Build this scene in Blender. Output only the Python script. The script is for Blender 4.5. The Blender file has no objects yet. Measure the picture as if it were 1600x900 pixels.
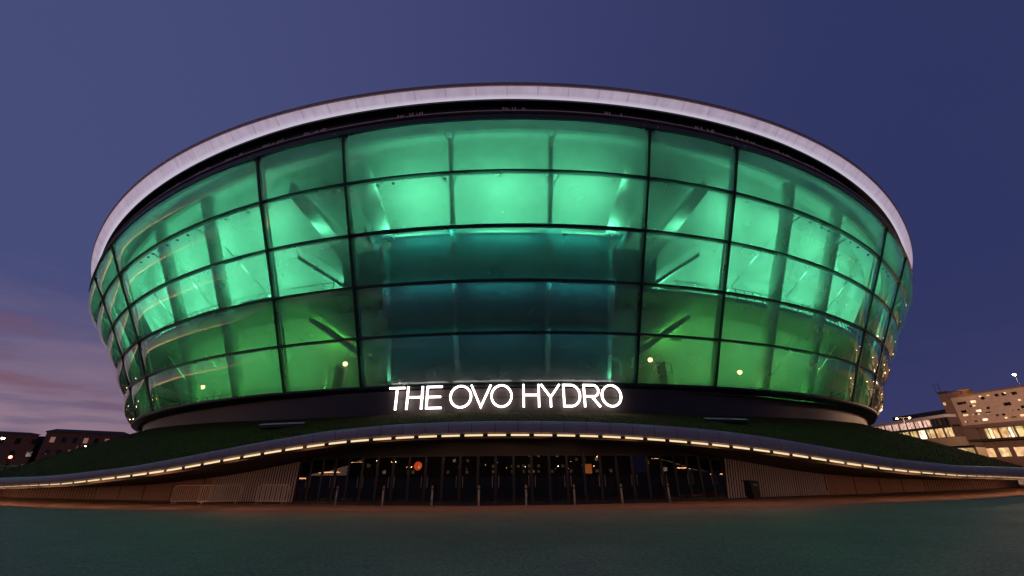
import bpy, math, random
from mathutils import Vector, Matrix
rnd = random.Random(7)
R = math.radians
scene = bpy.context.scene
C = scene.collection
H = 1.6

# ------------------------------------------------------------------ camera
cam_d = bpy.data.cameras.new('camera'); cam = bpy.data.objects.new('camera', cam_d); C.objects.link(cam)
PITCH, ROLL, YAW, FPX = 24.543, -0.487, 0.635, 635.26
cam_d.sensor_width = 36.0; cam_d.lens = FPX / 1600 * 36.0
cam_d.clip_start = 0.1; cam_d.clip_end = 6000
cam.location = (0, 0, H)
cam.rotation_mode = 'XYZ'
cam.matrix_world = (Matrix.Translation((0, 0, H)) @ Matrix.Rotation(R(-YAW), 4, 'Z') @ Matrix.Rotation(R(90 + PITCH), 4, 'X')
                    @ Matrix.Rotation(R(ROLL), 4, 'Z'))
scene.camera = cam
scene.view_settings.view_transform = 'Standard'; scene.view_settings.look = 'None'
scene.view_settings.exposure = 0.0; scene.view_settings.gamma = 1.0
scene.view_settings.use_curve_mapping = False
cy = scene.cycles
cy.use_denoising = True; cy.max_bounces = 7; cy.transparent_max_bounces = 16; cy.glossy_bounces = 3; cy.diffuse_bounces = 3
cy.sample_clamp_indirect = 3.0; cy.sample_clamp_direct = 30.0; cy.caustics_reflective = False; cy.caustics_refractive = False

# ------------------------------------------------------------------ world (dusk sky)
world = bpy.data.worlds.new('World'); scene.world = world; world.use_nodes = True
nt = world.node_tree; N = nt.nodes; L = nt.links
bg = N['Background']
class G:
    """tiny node-graph helper"""
    def __init__(s, tree): s.t = tree
    def n(s, ty, **k):
        x = s.t.nodes.new(ty)
        for a, b in k.items(): setattr(x, a, b)
        return x
    def put(s, sock, v):
        if isinstance(v, bpy.types.NodeSocket): s.t.links.new(v, sock)
        elif isinstance(v, (tuple, list)):
            sock.default_value = tuple(v) + (1,) if len(sock.default_value) == 4 and len(v) == 3 else v
        else: sock.default_value = v
    def m(s, op, a, b=0.0, c=None, clamp=False):
        x = s.n('ShaderNodeMath', operation=op, use_clamp=clamp)
        s.put(x.inputs[0], a); s.put(x.inputs[1], b)
        if c is not None: s.put(x.inputs[2], c)
        return x.outputs[0]
    def ss(s, v, a, b):
        x = s.n('ShaderNodeMapRange', interpolation_type='SMOOTHSTEP')
        s.put(x.inputs[0], v); s.put(x.inputs[1], a); s.put(x.inputs[2], b)
        return x.outputs[0]
    def mix(s, f, a, b, mode='MIX'):
        x = s.n('ShaderNodeMix', data_type='RGBA', blend_type=mode)
        s.put(x.inputs[0], f); s.put(x.inputs[6], a); s.put(x.inputs[7], b)
        return x.outputs[2]
    def noise(s, vec, scale, detail=4, rough=.5):
        x = s.n('ShaderNodeTexNoise'); x.inputs['Scale'].default_value = scale
        x.inputs['Detail'].default_value = detail; x.inputs['Roughness'].default_value = rough
        if vec is not None: s.put(x.inputs['Vector'], vec)
        return x.outputs[0]
    def scale(s, vec, sc):
        x = s.n('ShaderNodeMapping'); s.put(x.inputs['Vector'], vec); x.inputs['Scale'].default_value = sc
        return x.outputs[0]
g = G(nt)
tc = g.n('ShaderNodeTexCoord'); d = tc.outputs['Generated']
sep = g.n('ShaderNodeSeparateXYZ'); L.new(d, sep.inputs[0]); sx, sy, sz = sep.outputs
hi = g.mix(g.ss(sx, -.85, .75), (.064, .075, .195), (.028, .036, .118))
lo = g.mix(g.ss(sx, -.78, -.28), (.33, .21, .26), (.042, .043, .128))
cl = g.noise(g.scale(d, (1.4, 1.4, 9)), 2.2, 5, .55)
cl2 = g.noise(g.scale(d, (2, 2, 16)), 3.1, 4, .5)
ez = g.m('ADD', sz, g.m('MULTIPLY', g.m('SUBTRACT', cl, .5), .22))
sky = g.mix(g.ss(ez, .01, .31), lo, hi)
# pink and slate cloud streaks low on the sunset side
low = g.m('MULTIPLY', g.m('SUBTRACT', 1.0, g.ss(sz, .10, .42)), g.m('SUBTRACT', 1.0, g.ss(sx, -.75, -.25)))
sky = g.mix(g.m('MULTIPLY', g.m('MULTIPLY', g.ss(cl, .52, .68), low), .75), sky, (.20, .085, .105))
sky = g.mix(g.m('MULTIPLY', g.m('MULTIPLY', g.ss(cl2, .50, .68), low), .55), sky, (.115, .10, .19))
sky = g.mix(g.m('MULTIPLY', g.ss(g.noise(d, 2.5, 3), .35, .75), .10), sky, (.06, .07, .16))
# after-glow on the horizon to the left, out of frame
az = g.m('MULTIPLY', g.m('SUBTRACT', 1.0, g.ss(sx, -.75, -.25)), g.m('MULTIPLY', g.ss(sy, -.42, -.12), g.m('SUBTRACT', 1.0, g.ss(sy, .1, .5))))
glow = g.m('MULTIPLY', az, g.m('SUBTRACT', 1.0, g.ss(g.m('ABSOLUTE', sz), .0, .055)))
sky = g.mix(glow, sky, (2.4, 1.25, .55))
st = g.n('ShaderNodeTexSky', sky_type='NISHITA'); st.sun_disc = False
st.sun_elevation = R(-4); st.sun_rotation = R(-92)
sky = g.mix(.012, sky, st.outputs[0])
boost = g.n('ShaderNodeVectorMath', operation='SCALE'); L.new(sky, boost.inputs[0]); boost.inputs[3].default_value = 10
L.new(boost.outputs[0], bg.inputs[0]); bg.inputs[1].default_value = 0.1

sun_d = bpy.data.lights.new('sun', 'SUN'); sun_d.energy = .003; sun_d.angle = R(14); sun_d.color = (1, .6, .5)
sun = bpy.data.objects.new('sun', sun_d); C.objects.link(sun)
sun.rotation_euler = Vector((1, -.05, -.12)).to_track_quat('-Z', 'Y').to_euler()

# ------------------------------------------------------------------ materials
def mat(name, col=(.5, .5, .5), rough=.6, metal=0., emit=None, es=0., noise=0., nscale=5., bump=0., spec=.5):
    m = bpy.data.materials.new(name); m.use_nodes = True
    b = m.node_tree.nodes['Principled BSDF']; q = G(m.node_tree)
    b.inputs['Roughness'].default_value = rough; b.inputs['Metallic'].default_value = metal
    b.inputs['Specular IOR Level'].default_value = spec
    b.inputs['Base Color'].default_value = (*col, 1)
    if noise or bump:
        t = q.n('ShaderNodeTexCoord').outputs['Object']
        nz = q.noise(t, nscale, 5, .6)
        if noise:
            q.put(b.inputs['Base Color'], q.mix(nz, tuple(c * (1 - noise) for c in col), tuple(min(1, c * (1 + noise)) for c in col)))
            q.put(b.inputs['Roughness'], q.m('ADD', rough - .1, q.m('MULTIPLY', nz, .2)))
        if bump:
            bp = q.n('ShaderNodeBump'); bp.inputs['Strength'].default_value = bump; bp.inputs['Distance'].default_value = .05
            q.put(bp.inputs['Height'], q.noise(t, nscale * 4, 4)); q.put(b.inputs['Normal'], bp.outputs[0])
    if emit:
        b.inputs['Emission Color'].default_value = (*emit, 1); b.inputs['Emission Strength'].default_value = es
    return m

def cushion_mat(name, tint, milk, milkcol=(.75, .85, .8), refl=1.0, bump=.25, rough=.02):
    m = bpy.data.materials.new(name); m.use_nodes = True
    q = G(m.node_tree); o = m.node_tree.nodes['Material Output']; m.node_tree.nodes.remove(m.node_tree.nodes['Principled BSDF'])
    t = q.n('ShaderNodeTexCoord').outputs['Object']
    tr = q.n('ShaderNodeBsdfTransparent'); tr.inputs[0].default_value = (*tint, 1)
    gl = q.n('ShaderNodeBsdfGlossy'); gl.inputs['Roughness'].default_value = rough; gl.inputs['Color'].default_value = (1, 1, 1, 1)
    bp = q.n('ShaderNodeBump'); bp.inputs['Strength'].default_value = bump; bp.inputs['Distance'].default_value = .12
    q.put(bp.inputs['Height'], q.noise(t, .9, 3, .55)); q.put(gl.inputs['Normal'], bp.outputs[0])
    di = q.n('ShaderNodeBsdfDiffuse'); di.inputs[0].default_value = (*milkcol, 1)
    tl = q.n('ShaderNodeBsdfTranslucent'); tl.inputs[0].default_value = (*milkcol, 1)
    m1 = q.n('ShaderNodeMixShader'); m1.inputs[0].default_value = .6
    q.put(m1.inputs[1], di.outputs[0]); q.put(m1.inputs[2], tl.outputs[0])
    m2 = q.n('ShaderNodeMixShader')
    q.put(m2.inputs[0], q.m('MULTIPLY', q.m('ADD', .7, q.m('MULTIPLY', q.noise(t, .35, 3), .6)), milk))
    q.put(m2.inputs[1], tr.outputs[0]); q.put(m2.inputs[2], m1.outputs[0])
    fr = q.n('ShaderNodeFresnel'); fr.inputs[0].default_value = 1.5
    m3 = q.n('ShaderNodeMixShader'); q.put(m3.inputs[0], q.m('MULTIPLY', fr.outputs[0], refl, clamp=True))
    q.put(m3.inputs[1], m2.outputs[0]); q.put(m3.inputs[2], gl.outputs[0])
    q.put(o.inputs[0], m3.outputs[0])
    return m

M = {}
M['cush_top'] = cushion_mat('frosted_foil', (.74, .84, .80), .45, milkcol=(.85, .85, .88), refl=1.05, bump=.05)
M['cush'] = cushion_mat('clear_foil', (.87, .93, .90), .31, refl=1.05, bump=.05)
M['glass'] = cushion_mat('door_glass', (.55, .58, .58), .01, refl=1.3, bump=0.0, rough=0.0)
M['trim'] = mat('sky_tinted_trim', (.80, .50, .46), .5)  # rose tint puts pink sky light on the roof edge into the colour
M['frame'] = mat('black_aluminium', (.012, .012, .013), .45)
M['rimdark'] = mat('black_soffit', (.012, .012, .014), .5, noise=.4, nscale=1.2)
M['steel'] = mat('pale_green_steel', (.62, .68, .64), .5)
M['inner'] = mat('white_arena_wall', (.72, .76, .74), .6, noise=.10, nscale=.25)
M['column'] = mat('grey_column_paint', (.6, .66, .62), .6)
M['ceiling'] = mat('grey_ceiling', (.62, .64, .63), .7, noise=.15, nscale=.4)
M['slab'] = mat('concrete_slab', (.25, .28, .26), .7, noise=.2)
M['teal'] = mat('dark_teal_cladding', (.07, .19, .22), .35, noise=.35, nscale=.6)
M['stair'] = mat('stair_paint', (.78, .82, .8), .6)
M['plinth'] = mat('charcoal_plinth', (.05, .036, .032), .5, noise=.3, nscale=1.5)
M['concrete'] = mat('fascia_concrete', (.50, .42, .38), .6, noise=.2, nscale=1.2)
M['soffit'] = mat('dark_soffit', (.018, .014, .013), .7)
M['wallred'] = mat('rose_brown_wall', (.34, .20, .17), .6, noise=.25, nscale=.9)
M['slat'] = mat('metal_slat', (.66, .60, .60), .5, metal=.0)
M['black'] = mat('black_paint', (.01, .01, .01), .6)
M['foyer'] = mat('dark_foyer_wall', (.012, .011, .011), .6, noise=.4, nscale=2)
M['grey'] = mat('brushed_grey_steel', (.20, .20, .195), .5, metal=.3)
M['galv'] = mat('galvanised_steel', (.85, .74, .66), .5, metal=.0)
M['brick'] = mat('dark_brick', (.15, .085, .07), .85, noise=.4, nscale=1.5)
M['rooft'] = mat('dark_roof', (.018, .018, .022), .7)
M['clad'] = mat('mottled_pink_cladding', (.46, .34, .28), .7, noise=.35, nscale=1.6)
M['tower'] = mat('brown_render', (.16, .10, .09), .8, noise=.2)
M['cream'] = mat('cream_render', (.42, .33, .22), .8, noise=.2)
M['drum'] = mat('ochre_render', (.55, .26, .08), .7, noise=.25)

def lamp_mat(name, col, s):
    return mat(name, (.8, .8, .8), .5, emit=col, es=s)
M['strip'] = lamp_mat('warm_strip', (1, .72, .38), 1.05)
M['neon'] = lamp_mat('white_letter_light', (1, .90, .86), 5)
M['winwarm'] = lamp_mat('warm_window', (1, .62, .25), .75)
M['winyel'] = lamp_mat('yellow_window', (1, .78, .30), .72)
M['winpink'] = lamp_mat('pink_window', (1, .66, .55), .85)
M['winwhite'] = lamp_mat('white_window', (1, .85, .6), 2.0)
M['windim'] = lamp_mat('dim_warm_window', (1, .35, .15), .16)
M['windark'] = mat('dark_window', (.01, .01, .012), .1)
for k_ in ('winwarm', 'winyel', 'winpink', 'winwhite'):
    q = G(M[k_].node_tree); b_ = M[k_].node_tree.nodes['Principled BSDF']; t_ = q.n('ShaderNodeTexCoord').outputs['Object']
    base_c = tuple(b_.inputs['Emission Color'].default_value)[:3]
    q.put(b_.inputs['Emission Color'], q.mix(q.ss(q.noise(q.scale(t_, (1.1, 1.1, .7)), 1.3, 4, .7), .40, .60), tuple(c_ * f_ for c_, f_ in zip(base_c, (.45, .32, .22))), tuple(c_ * 1.15 for c_ in base_c)))
M['bulb'] = lamp_mat('lamp_bulb_white', (1, .88, .72), 170)
M['bulbo'] = lamp_mat('lamp_bulb_orange', (1, .50, .18), 90)
M['bulbr'] = lamp_mat('lamp_bulb_red', (1, .12, .06), 25)
M['globe'] = lamp_mat('globe_light', (1, .74, .25), 5)
M['redglow'] = lamp_mat('red_lantern_light', (1, .10, .02), .75)
M['orgglow'] = lamp_mat('orange_lantern_light', (1, .22, .03), .33)

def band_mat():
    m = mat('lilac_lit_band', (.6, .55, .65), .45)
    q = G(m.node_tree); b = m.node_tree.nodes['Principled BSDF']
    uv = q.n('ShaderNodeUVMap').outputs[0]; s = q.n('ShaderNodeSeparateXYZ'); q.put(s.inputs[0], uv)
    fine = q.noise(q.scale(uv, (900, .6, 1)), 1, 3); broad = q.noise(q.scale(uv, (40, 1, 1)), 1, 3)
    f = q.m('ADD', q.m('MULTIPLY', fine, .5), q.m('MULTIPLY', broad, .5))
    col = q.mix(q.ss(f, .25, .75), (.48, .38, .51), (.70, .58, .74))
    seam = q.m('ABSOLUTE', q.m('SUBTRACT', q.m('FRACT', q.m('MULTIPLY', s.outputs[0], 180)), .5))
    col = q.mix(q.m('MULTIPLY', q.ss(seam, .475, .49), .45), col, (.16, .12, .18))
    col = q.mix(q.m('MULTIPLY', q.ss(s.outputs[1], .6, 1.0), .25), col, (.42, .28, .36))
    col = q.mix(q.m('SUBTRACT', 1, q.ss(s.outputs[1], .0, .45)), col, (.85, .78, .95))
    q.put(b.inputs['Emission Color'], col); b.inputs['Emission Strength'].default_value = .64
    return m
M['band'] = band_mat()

def paving(name, c1, c2, tile, rough=.45):
    m = mat(name, c1, rough); q = G(m.node_tree); b = m.node_tree.nodes['Principled BSDF']
    t = q.n('ShaderNodeTexCoord').outputs['Object']
    br = q.n('ShaderNodeTexBrick'); q.put(br.inputs['Vector'], t)
    br.inputs['Scale'].default_value = 1 / tile; br.inputs['Mortar Size'].default_value = .012
    br.inputs['Color1'].default_value = (*c1, 1); br.inputs['Color2'].default_value = (*c2, 1)
    br.inputs['Mortar'].default_value = (*[c * .35 for c in c1], 1)
    nz = q.noise(t, .35, 5, .65); nf = q.noise(t, 14, 3)
    c = q.mix(q.m('MULTIPLY', nz, .7), br.outputs[0], tuple(x * .55 for x in c2))
    c = q.mix(q.m('MULTIPLY', q.ss(nf, .3, .8), .75), c, tuple(x * 1.9 for x in c1))
    q.put(b.inputs['Base Color'], c)
    q.put(b.inputs['Roughness'], q.m('ADD', rough - .12, q.m('MULTIPLY', nz, .3)))
    bp = q.n('ShaderNodeBump'); bp.inputs['Strength'].default_value = .55; bp.inputs['Distance'].default_value = .03
    q.put(bp.inputs['Height'], nf); q.put(b.inputs['Normal'], bp.outputs[0])
    return m
M['plaza'] = paving('grey_green_paving', (.19, .155, .115), (.125, .108, .086), 1.1, .6)
M['glow_sheet'] = paving('warm_glow_paving', (.22, .135, .10), (.18, .11, .08), .3, .6)  # red-brown base carries the canopy strips' warm glow on the ground
def grass_mat():
    m = mat('mown_grass', (.03, .05, .012), .9, bump=.9, nscale=6)
    q = G(m.node_tree); b = m.node_tree.nodes['Principled BSDF']; t = q.n('ShaderNodeTexCoord').outputs['Object']
    a = q.mix(q.noise(t, .5, 5, .6), (.08, .065, .010), (.15, .115, .025))
    q.put(b.inputs['Base Color'], q.mix(q.noise(t, 9, 4, .7), (.035, .028, .005), a)); return m
M['grass'] = grass_mat(); M['grass'].node_tree.nodes['Principled BSDF'].inputs['Specular IOR Level'].default_value = .1

# ------------------------------------------------------------------ mesh helpers
class MB:
    def __init__(s): s.v = []; s.f = []; s.uv = None
    def add(s, vs, fs):
        o = len(s.v); s.v += [tuple(v) for v in vs]; s.f += [tuple(o + i for i in f) for f in fs]; return s
    def box(s, c, sz, rz=0., M3=None):
        x, y, z = [a / 2 for a in sz]
        vs = [Vector((a * x, b * y, e * z)) for a in (-1, 1) for b in (-1, 1) for e in (-1, 1)]
        rot = M3 if M3 is not None else Matrix.Rotation(rz, 3, 'Z')
        vs = [rot @ v + Vector(c) for v in vs]
        return s.add(vs, [(0, 1, 3, 2), (4, 6, 7, 5), (0, 4, 5, 1), (2, 3, 7, 6), (0, 2, 6, 4), (1, 5, 7, 3)])
    def bar(s, a, b, w, h=None, up=(0, 0, 1)):
        a = Vector(a); b = Vector(b); dd = b - a; h = h or w
        z = dd.normalized(); x = z.cross(Vector(up))
        if x.length < 1e-4: x = z.cross(Vector((1, 0, 0)))
        x.normalize(); y = x.cross(z)
        return s.box((a + b) / 2, (w, h, dd.length), M3=Matrix((x, y, z)).transposed())
    def tube(s, pts, r, n=8, cap=True):
        pts = [Vector(p) for p in pts]; rs = r if isinstance(r, (list, tuple)) else [r] * len(pts)
        vs = []; 
        for i, p in enumerate(pts):
            t = (pts[min(i + 1, len(pts) - 1)] - pts[max(i - 1, 0)]).normalized()
            x = t.cross(Vector((0, 0, 1)));
            if x.length < 1e-3: x = t.cross(Vector((1, 0, 0)))
            x.normalize(); y = t.cross(x)
            for k in range(n):
                a = 2 * math.pi * k / n; vs.append(p + (x * math.cos(a) + y * math.sin(a)) * rs[i])
        fs = [(i * n + k, i * n + (k + 1) % n, (i + 1) * n + (k + 1) % n, (i + 1) * n + k) for i in range(len(pts) - 1) for k in range(n)]
        if cap: fs += [tuple(range(n))[::-1], tuple((len(pts) - 1) * n + k for k in range(n))]
        return s.add(vs, fs)
    def lathe(s, prof, c=(0, 0, 0), n=16):
        vs = [(c[0] + r * math.cos(2 * math.pi * k / n), c[1] + r * math.sin(2 * math.pi * k / n), c[2] + z) for r, z in prof for k in range(n)]
        fs = [(i * n + k, i * n + (k + 1) % n, (i + 1) * n + (k + 1) % n, (i + 1) * n + k) for i in range(len(prof) - 1) for k in range(n)]
        fs += [tuple(range(n))[::-1], tuple((len(prof) - 1) * n + k for k in range(n))]
        return s.add(vs, fs)
    def ball(s, c, r, n=12):
        prof = [(max(.001, r * math.sin(math.pi * i / 8)), -r * math.cos(math.pi * i / 8)) for i in range(9)]
        return s.lathe(prof, c, n)
    def grid(s, fn, us, vs_, closed=False):
        nu, nv = len(us), len(vs_)
        P = [fn(u, v) for u in us for v in vs_]
        F = [(i * nv + j, (i + 1) * nv + j, (i + 1) * nv + j + 1, i * nv + j + 1) for i in range(nu - 1) for j in range(nv - 1)]
        if s.uv is None and not s.v: s.uv = [(u / max(1, nu - 1), v / max(1, nv - 1)) for u in range(nu) for v in range(nv)]
        return s.add(P, F)
    def sweep(s, fn, us, prof_n):
        """closed profile swept along us: fn(u) -> list of prof_n points"""
        P = [p for u in us for p in fn(u)]; n = prof_n
        F = [(i * n + k, (i + 1) * n + k, (i + 1) * n + (k + 1) % n, i * n + (k + 1) % n) for i in range(len(us) - 1) for k in range(n)]
        F += [tuple(range(n)), tuple((len(us) - 1) * n + k for k in range(n))[::-1]]
        return s.add(P, F)
    def build(s, name, m, parent=None, smooth=False):
        me = bpy.data.meshes.new(name)
        off = Vector(parent['_w']) if parent is not None and '_w' in parent.keys() else Vector((0, 0, 0))
        me.from_pydata([tuple(Vector(v) - off) for v in s.v], [], s.f); me.validate(); me.update()
        if s.uv and len(s.uv) == len(me.vertices):
            ul = me.uv_layers.new(name='UVMap')
            for lp in me.loops: ul.data[lp.index].uv = s.uv[lp.vertex_index]
        if smooth:
            for p in me.polygons: p.use_smooth = True
        me.materials.append(m if not isinstance(m, str) else M[m])
        o = bpy.data.objects.new(name, me); C.objects.link(o)
        if parent is not None:
            o.parent = parent
            if '_w' in parent.keys(): o['_w'] = parent['_w']
        return o
def tag(o, label=None, cat=None, group=None, kind=None):
    if label: o['label'] = label
    if cat: o['category'] = cat
    if group: o['group'] = group
    if kind: o['kind'] = kind
    return o
def empty(name, loc, label=None, cat=None, group=None, rz=0., world=True):
    o = bpy.data.objects.new(name, None); C.objects.link(o); o.location = loc; o.rotation_euler = (0, 0, rz)
    if world: o['_w'] = list(loc)
    return tag(o, label, cat, group)
def copy_tree(o, parent=None):
    c = o.copy(); C.objects.link(c)
    if parent is not None: c.parent = parent
    for ch in list(o.children): copy_tree(ch, c)
    return c
def lin(a, b, n): return [a + (b - a) * i / (n - 1) for i in range(n)]

# ------------------------------------------------------------------ arena geometry (theta in degrees from the front, centre 100 m away)
CY = 100.0
def eff(t):
    a = abs(t)
    if a > 42: a = 42 + 9 * (1 - math.exp(-(a - 42) / 9))
    return R(math.copysign(a, t))
RK = [74.739, 73.124, 71.270, 69.367, 67.616, 65.909]
Z0 = [28.917, 24.641, 20.479, 16.317, 12.301, 8.405]
ZC = [-13.396, -8.321, -5.163, -2.975, -1.114, -.450]
ZS = [1.126, .912, .675, .423, .467, .322]
def pol(r, t, z): return Vector((r * math.sin(R(t)), CY - r * math.cos(R(t)), z))
def zk(k, t): e = eff(t); return Z0[k] + ZC[k] * (1 - math.cos(e)) + ZS[k] * math.sin(e)
def row(k, t, dr=0., dz=0.): return pol(RK[k] + dr, t, zk(k, t) + dz)
def face(s, t, dr=0.):
    """point on the facade, s = 0 top .. 5 bottom (may be fractional)"""
    k = min(4, max(0, int(s))); f = s - k
    r = RK[k] * (1 - f) + RK[k + 1] * f; z = zk(k, t) * (1 - f) + zk(k + 1, t) * f
    return r + dr, z
def s_of_z(z, t):
    for k in range(5):
        if z >= zk(k + 1, t) or k == 4: return k + (zk(k, t) - z) / (zk(k, t) - zk(k + 1, t))
def rface(z, t): return face(s_of_z(z, t), t)[0]

arena = empty('arena_building', (0, CY, 0), 'huge round bowl-shaped arena glowing emerald green behind its outward-leaning glazed facade', 'arena')
MUL = [-90.5, -70.5, -63.8, -43.6, -36.88, -17.68, -10.97, 9.54, 16.32, 35.61, 42.3, 62.4, 69.1, 89.2]

# cushions, one part per panel
for j in range(len(MUL) - 1):
    t0, t1 = MUL[j], MUL[j + 1]; wide = t1 - t0 > 10
    for k in range(5):
        amp = (.60 if wide else .34) * (1 + .15 * (rnd.random() - .5)); ph = rnd.random() * 6
        def fn(u, v, t0=t0, t1=t1, k=k, amp=amp, ph=ph):
            t = t0 + (t1 - t0) * u; a = row(k, t); b = row(k + 1, t); p = a * (1 - v) + b * v
            bu = (1 - abs(2 * u - 1) ** (6 if wide else 3)); bv = math.sin(math.pi * v) ** .8 if 0 < v < 1 else 0
            out = Vector((math.sin(R(t)), -math.cos(R(t)), -.42)).normalized()
            wr = 1 + .008 * math.sin(ph + u * 17 + v * 3)
            return p + out * amp * bu * bv * wr
        MB().grid(fn, lin(1, 0, 41 if wide else 17), lin(0, 1, 13)).build('facade_cushion', 'cush_top' if k == 0 else 'cush', arena, smooth=True)
TH = lin(-92, 92, 185)
# transoms
for k in range(6):
    w = .095 if k else .30
    MB().sweep(lambda t: [row(k, t, .16, w), row(k, t, .16, -w * .8), row(k, t, -.25, -w * .8), row(k, t, -.25, w)], TH, 4).build('transom', 'frame', arena)
# mullions
for t in MUL:
    mb = MB(); ta = .072
    mb.sweep(lambda s: [pol(face(s, t)[0] + .17, t - ta, face(s, t)[1]), pol(face(s, t)[0] + .17, t + ta, face(s, t)[1]),
                        pol(face(s, t)[0] - .3, t + ta, face(s, t)[1]), pol(face(s, t)[0] - .3, t - ta, face(s, t)[1])], lin(0, 5, 11), 4)
    mb.build('mullion', 'frame', arena)
# fully closed rear
MB().grid(lambda t, s: pol(*[(face(s, 92 if t < 180 else -92)[0]), t, face(s, 92 if t < 180 else -92)[1]]), lin(92, 268, 60), lin(0, 5, 6)).build('rear_cladding', 'slab', arena, smooth=True)

# rim
def zt(t): return zk(0, t)
def zb0(t): e = eff(t); return min(31.12 - 12.0 * (1 - math.cos(e)) + 1.05 * math.sin(e) + 5.0 * (1 - math.cos(e)) ** 2, zb1(t) - .42 - .45 * min(1, abs(t) / 40))
def zb1(t): e = eff(t); return 31.36 - 2.2 * (1 - math.cos(e)) + .8 * math.sin(e) - 26.0 * (1 - math.cos(e)) ** 2
def tt(t): return t if t <= 180 else t - 360
FULL = lin(-180, 180, 361)
def clampt(t): return max(-90, min(90, t))
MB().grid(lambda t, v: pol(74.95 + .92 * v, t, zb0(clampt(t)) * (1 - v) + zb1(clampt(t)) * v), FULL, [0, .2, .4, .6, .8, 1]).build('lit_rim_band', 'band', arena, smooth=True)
# underside lip of the band and the recessed black band below it
MB().sweep(lambda t: [pol(74.93, t, zb0(clampt(t)) - .004), pol(74.93, t, zb0(clampt(t)) - .16), pol(74.3, t, zb0(clampt(t)) - .16), pol(74.3, t, zb0(clampt(t)) - .004)], FULL, 4).build('band_lip', 'rimdark', arena)
MB().grid(lambda t, v: pol(74.72 - .34 * v, t, (zk(0, clampt(t)) + .2) * (1 - v) + (zb0(clampt(t)) - .16) * v), FULL, [0, .5, 1]).build('recessed_band', 'rimdark', arena, smooth=True)
MB().sweep(lambda t: [pol(74.92, t, zk(0, clampt(t)) + .74), pol(74.92, t, zk(0, clampt(t)) + .66), pol(74.5, t, zk(0, clampt(t)) + .66), pol(74.5, t, zk(0, clampt(t)) + .74)], FULL, 4).build('gutter_rail', 'trim', arena)
# coping: dark groove then thin upper trim
MB().sweep(lambda t: [pol(75.80, t, zb1(clampt(t)) + .004), pol(75.80, t, zb1(clampt(t)) + .10), pol(75.0, t, zb1(clampt(t)) + .10), pol(75.0, t, zb1(clampt(t)) + .004)], FULL, 4).build('dark_coping', 'rimdark', arena)
MB().sweep(lambda t: [pol(75.9, t, zb1(clampt(t)) + .104), pol(76.0, t, zb1(clampt(t)) + .30), pol(75.0, t, zb1(clampt(t)) + .34), pol(75.0, t, zb1(clampt(t)) + .104)], FULL, 4).build('upper_trim', 'trim', arena)
# roof dome
MB().grid(lambda t, v: pol(75.1 * (1 - v) + .02, t, zb1(clampt(t)) * (1 - v) ** 2 + .3 * (1 - v) + (41) * (1 - (1 - v) ** 2)), FULL[::4], lin(0, 1, 14)).build('roof', 'rooft', arena, smooth=True)
# louvre clusters in the recessed band
for i in range(-12, 13):
    mb = MB(); tcn = i * (3.4 if abs(i) > 5 else 3.4) + .3
    if abs(i) < 4 and i % 2: continue
    for q_ in range(11):
        if q_ in (4, 7) or rnd.random() < .15: continue
        t = tcn - .75 + q_ * .16 + rnd.random() * .04; z = zk(0, t) + .75
        mb.bar(pol(74.74, t, z + .1 * rnd.random()), pol(74.70, t, z + .42 + .15 * rnd.random()), .06)
    mb.bar(pol(74.70, tcn - .8, zk(0, tcn - .8) + .86), pol(74.70, tcn + 1.1, zk(0, tcn + 1.1) + .86), .03)
    mb.build('louvre', 'trim', arena)

# interior -----------------------------------------------------------
def inner_r(z, t): return rface(max(zk(5, t), min(z, zk(0, t))), t) - 6.2
TI = lin(-95, 95, 96)
MB().grid(lambda t, v: pol(rface(max(zk(5, t), min(zk(0, t), 7 + v * (zt(t) - 7))), t) - (6.4 - 2.0 * v), t, 7.0 + v * (zt(t) + 2.35 - 7.0)), TI, lin(0, 1, 12)).build('inner_wall', 'inner', arena, smooth=True)
MB().grid(lambda t, v: pol(74.3 - 7 * v, t, zt(t) + 2.2), TI, [0, 1]).build('ceiling', 'ceiling', arena)
MB().sweep(lambda t: [pol(72.5, t, zt(t) + 2.19), pol(72.5, t, zt(t) + 1.05), pol(72.1, t, zt(t) + 1.05), pol(72.1, t, zt(t) + 2.19)], TI, 4).build('roof_edge_beam', 'slab', arena)
MB().grid(lambda t, v: pol(65.7 - 7 * v, t, 7.9), TI, [0, 1]).build('lower_floor', 'slab', arena)
for a, b in ((-94, -9.2), (7.8, 94)):
    MB().sweep(lambda t: [pol(69.1 - 1.6, t, 16.95), pol(69.1 - 1.6, t, 16.5), pol(62.2, t, 16.5), pol(62.2, t, 16.95)], lin(a, b, 44), 4).build('gallery_floor', 'slab', arena)
    mb = MB()
    mb.tube([pol(67.45, t, 18.0) for t in lin(a, b, 60)], .04, 5)
    for t in lin(a, b, 90): mb.bar(pol(67.45, t, 16.95), pol(67.45, t, 18.0), .05)
    mb.build('gallery_railing', 'frame', arena)
    mb = MB()
    mb.tube([pol(65.0, t, 8.95) for t in lin(a, b, 60)], .035, 5)
    for t in lin(a, b, 90): mb.bar(pol(65.0, t, 7.9), pol(65.0, t, 8.95), .04)
    mb.build('floor_railing', 'frame', arena)
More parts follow.
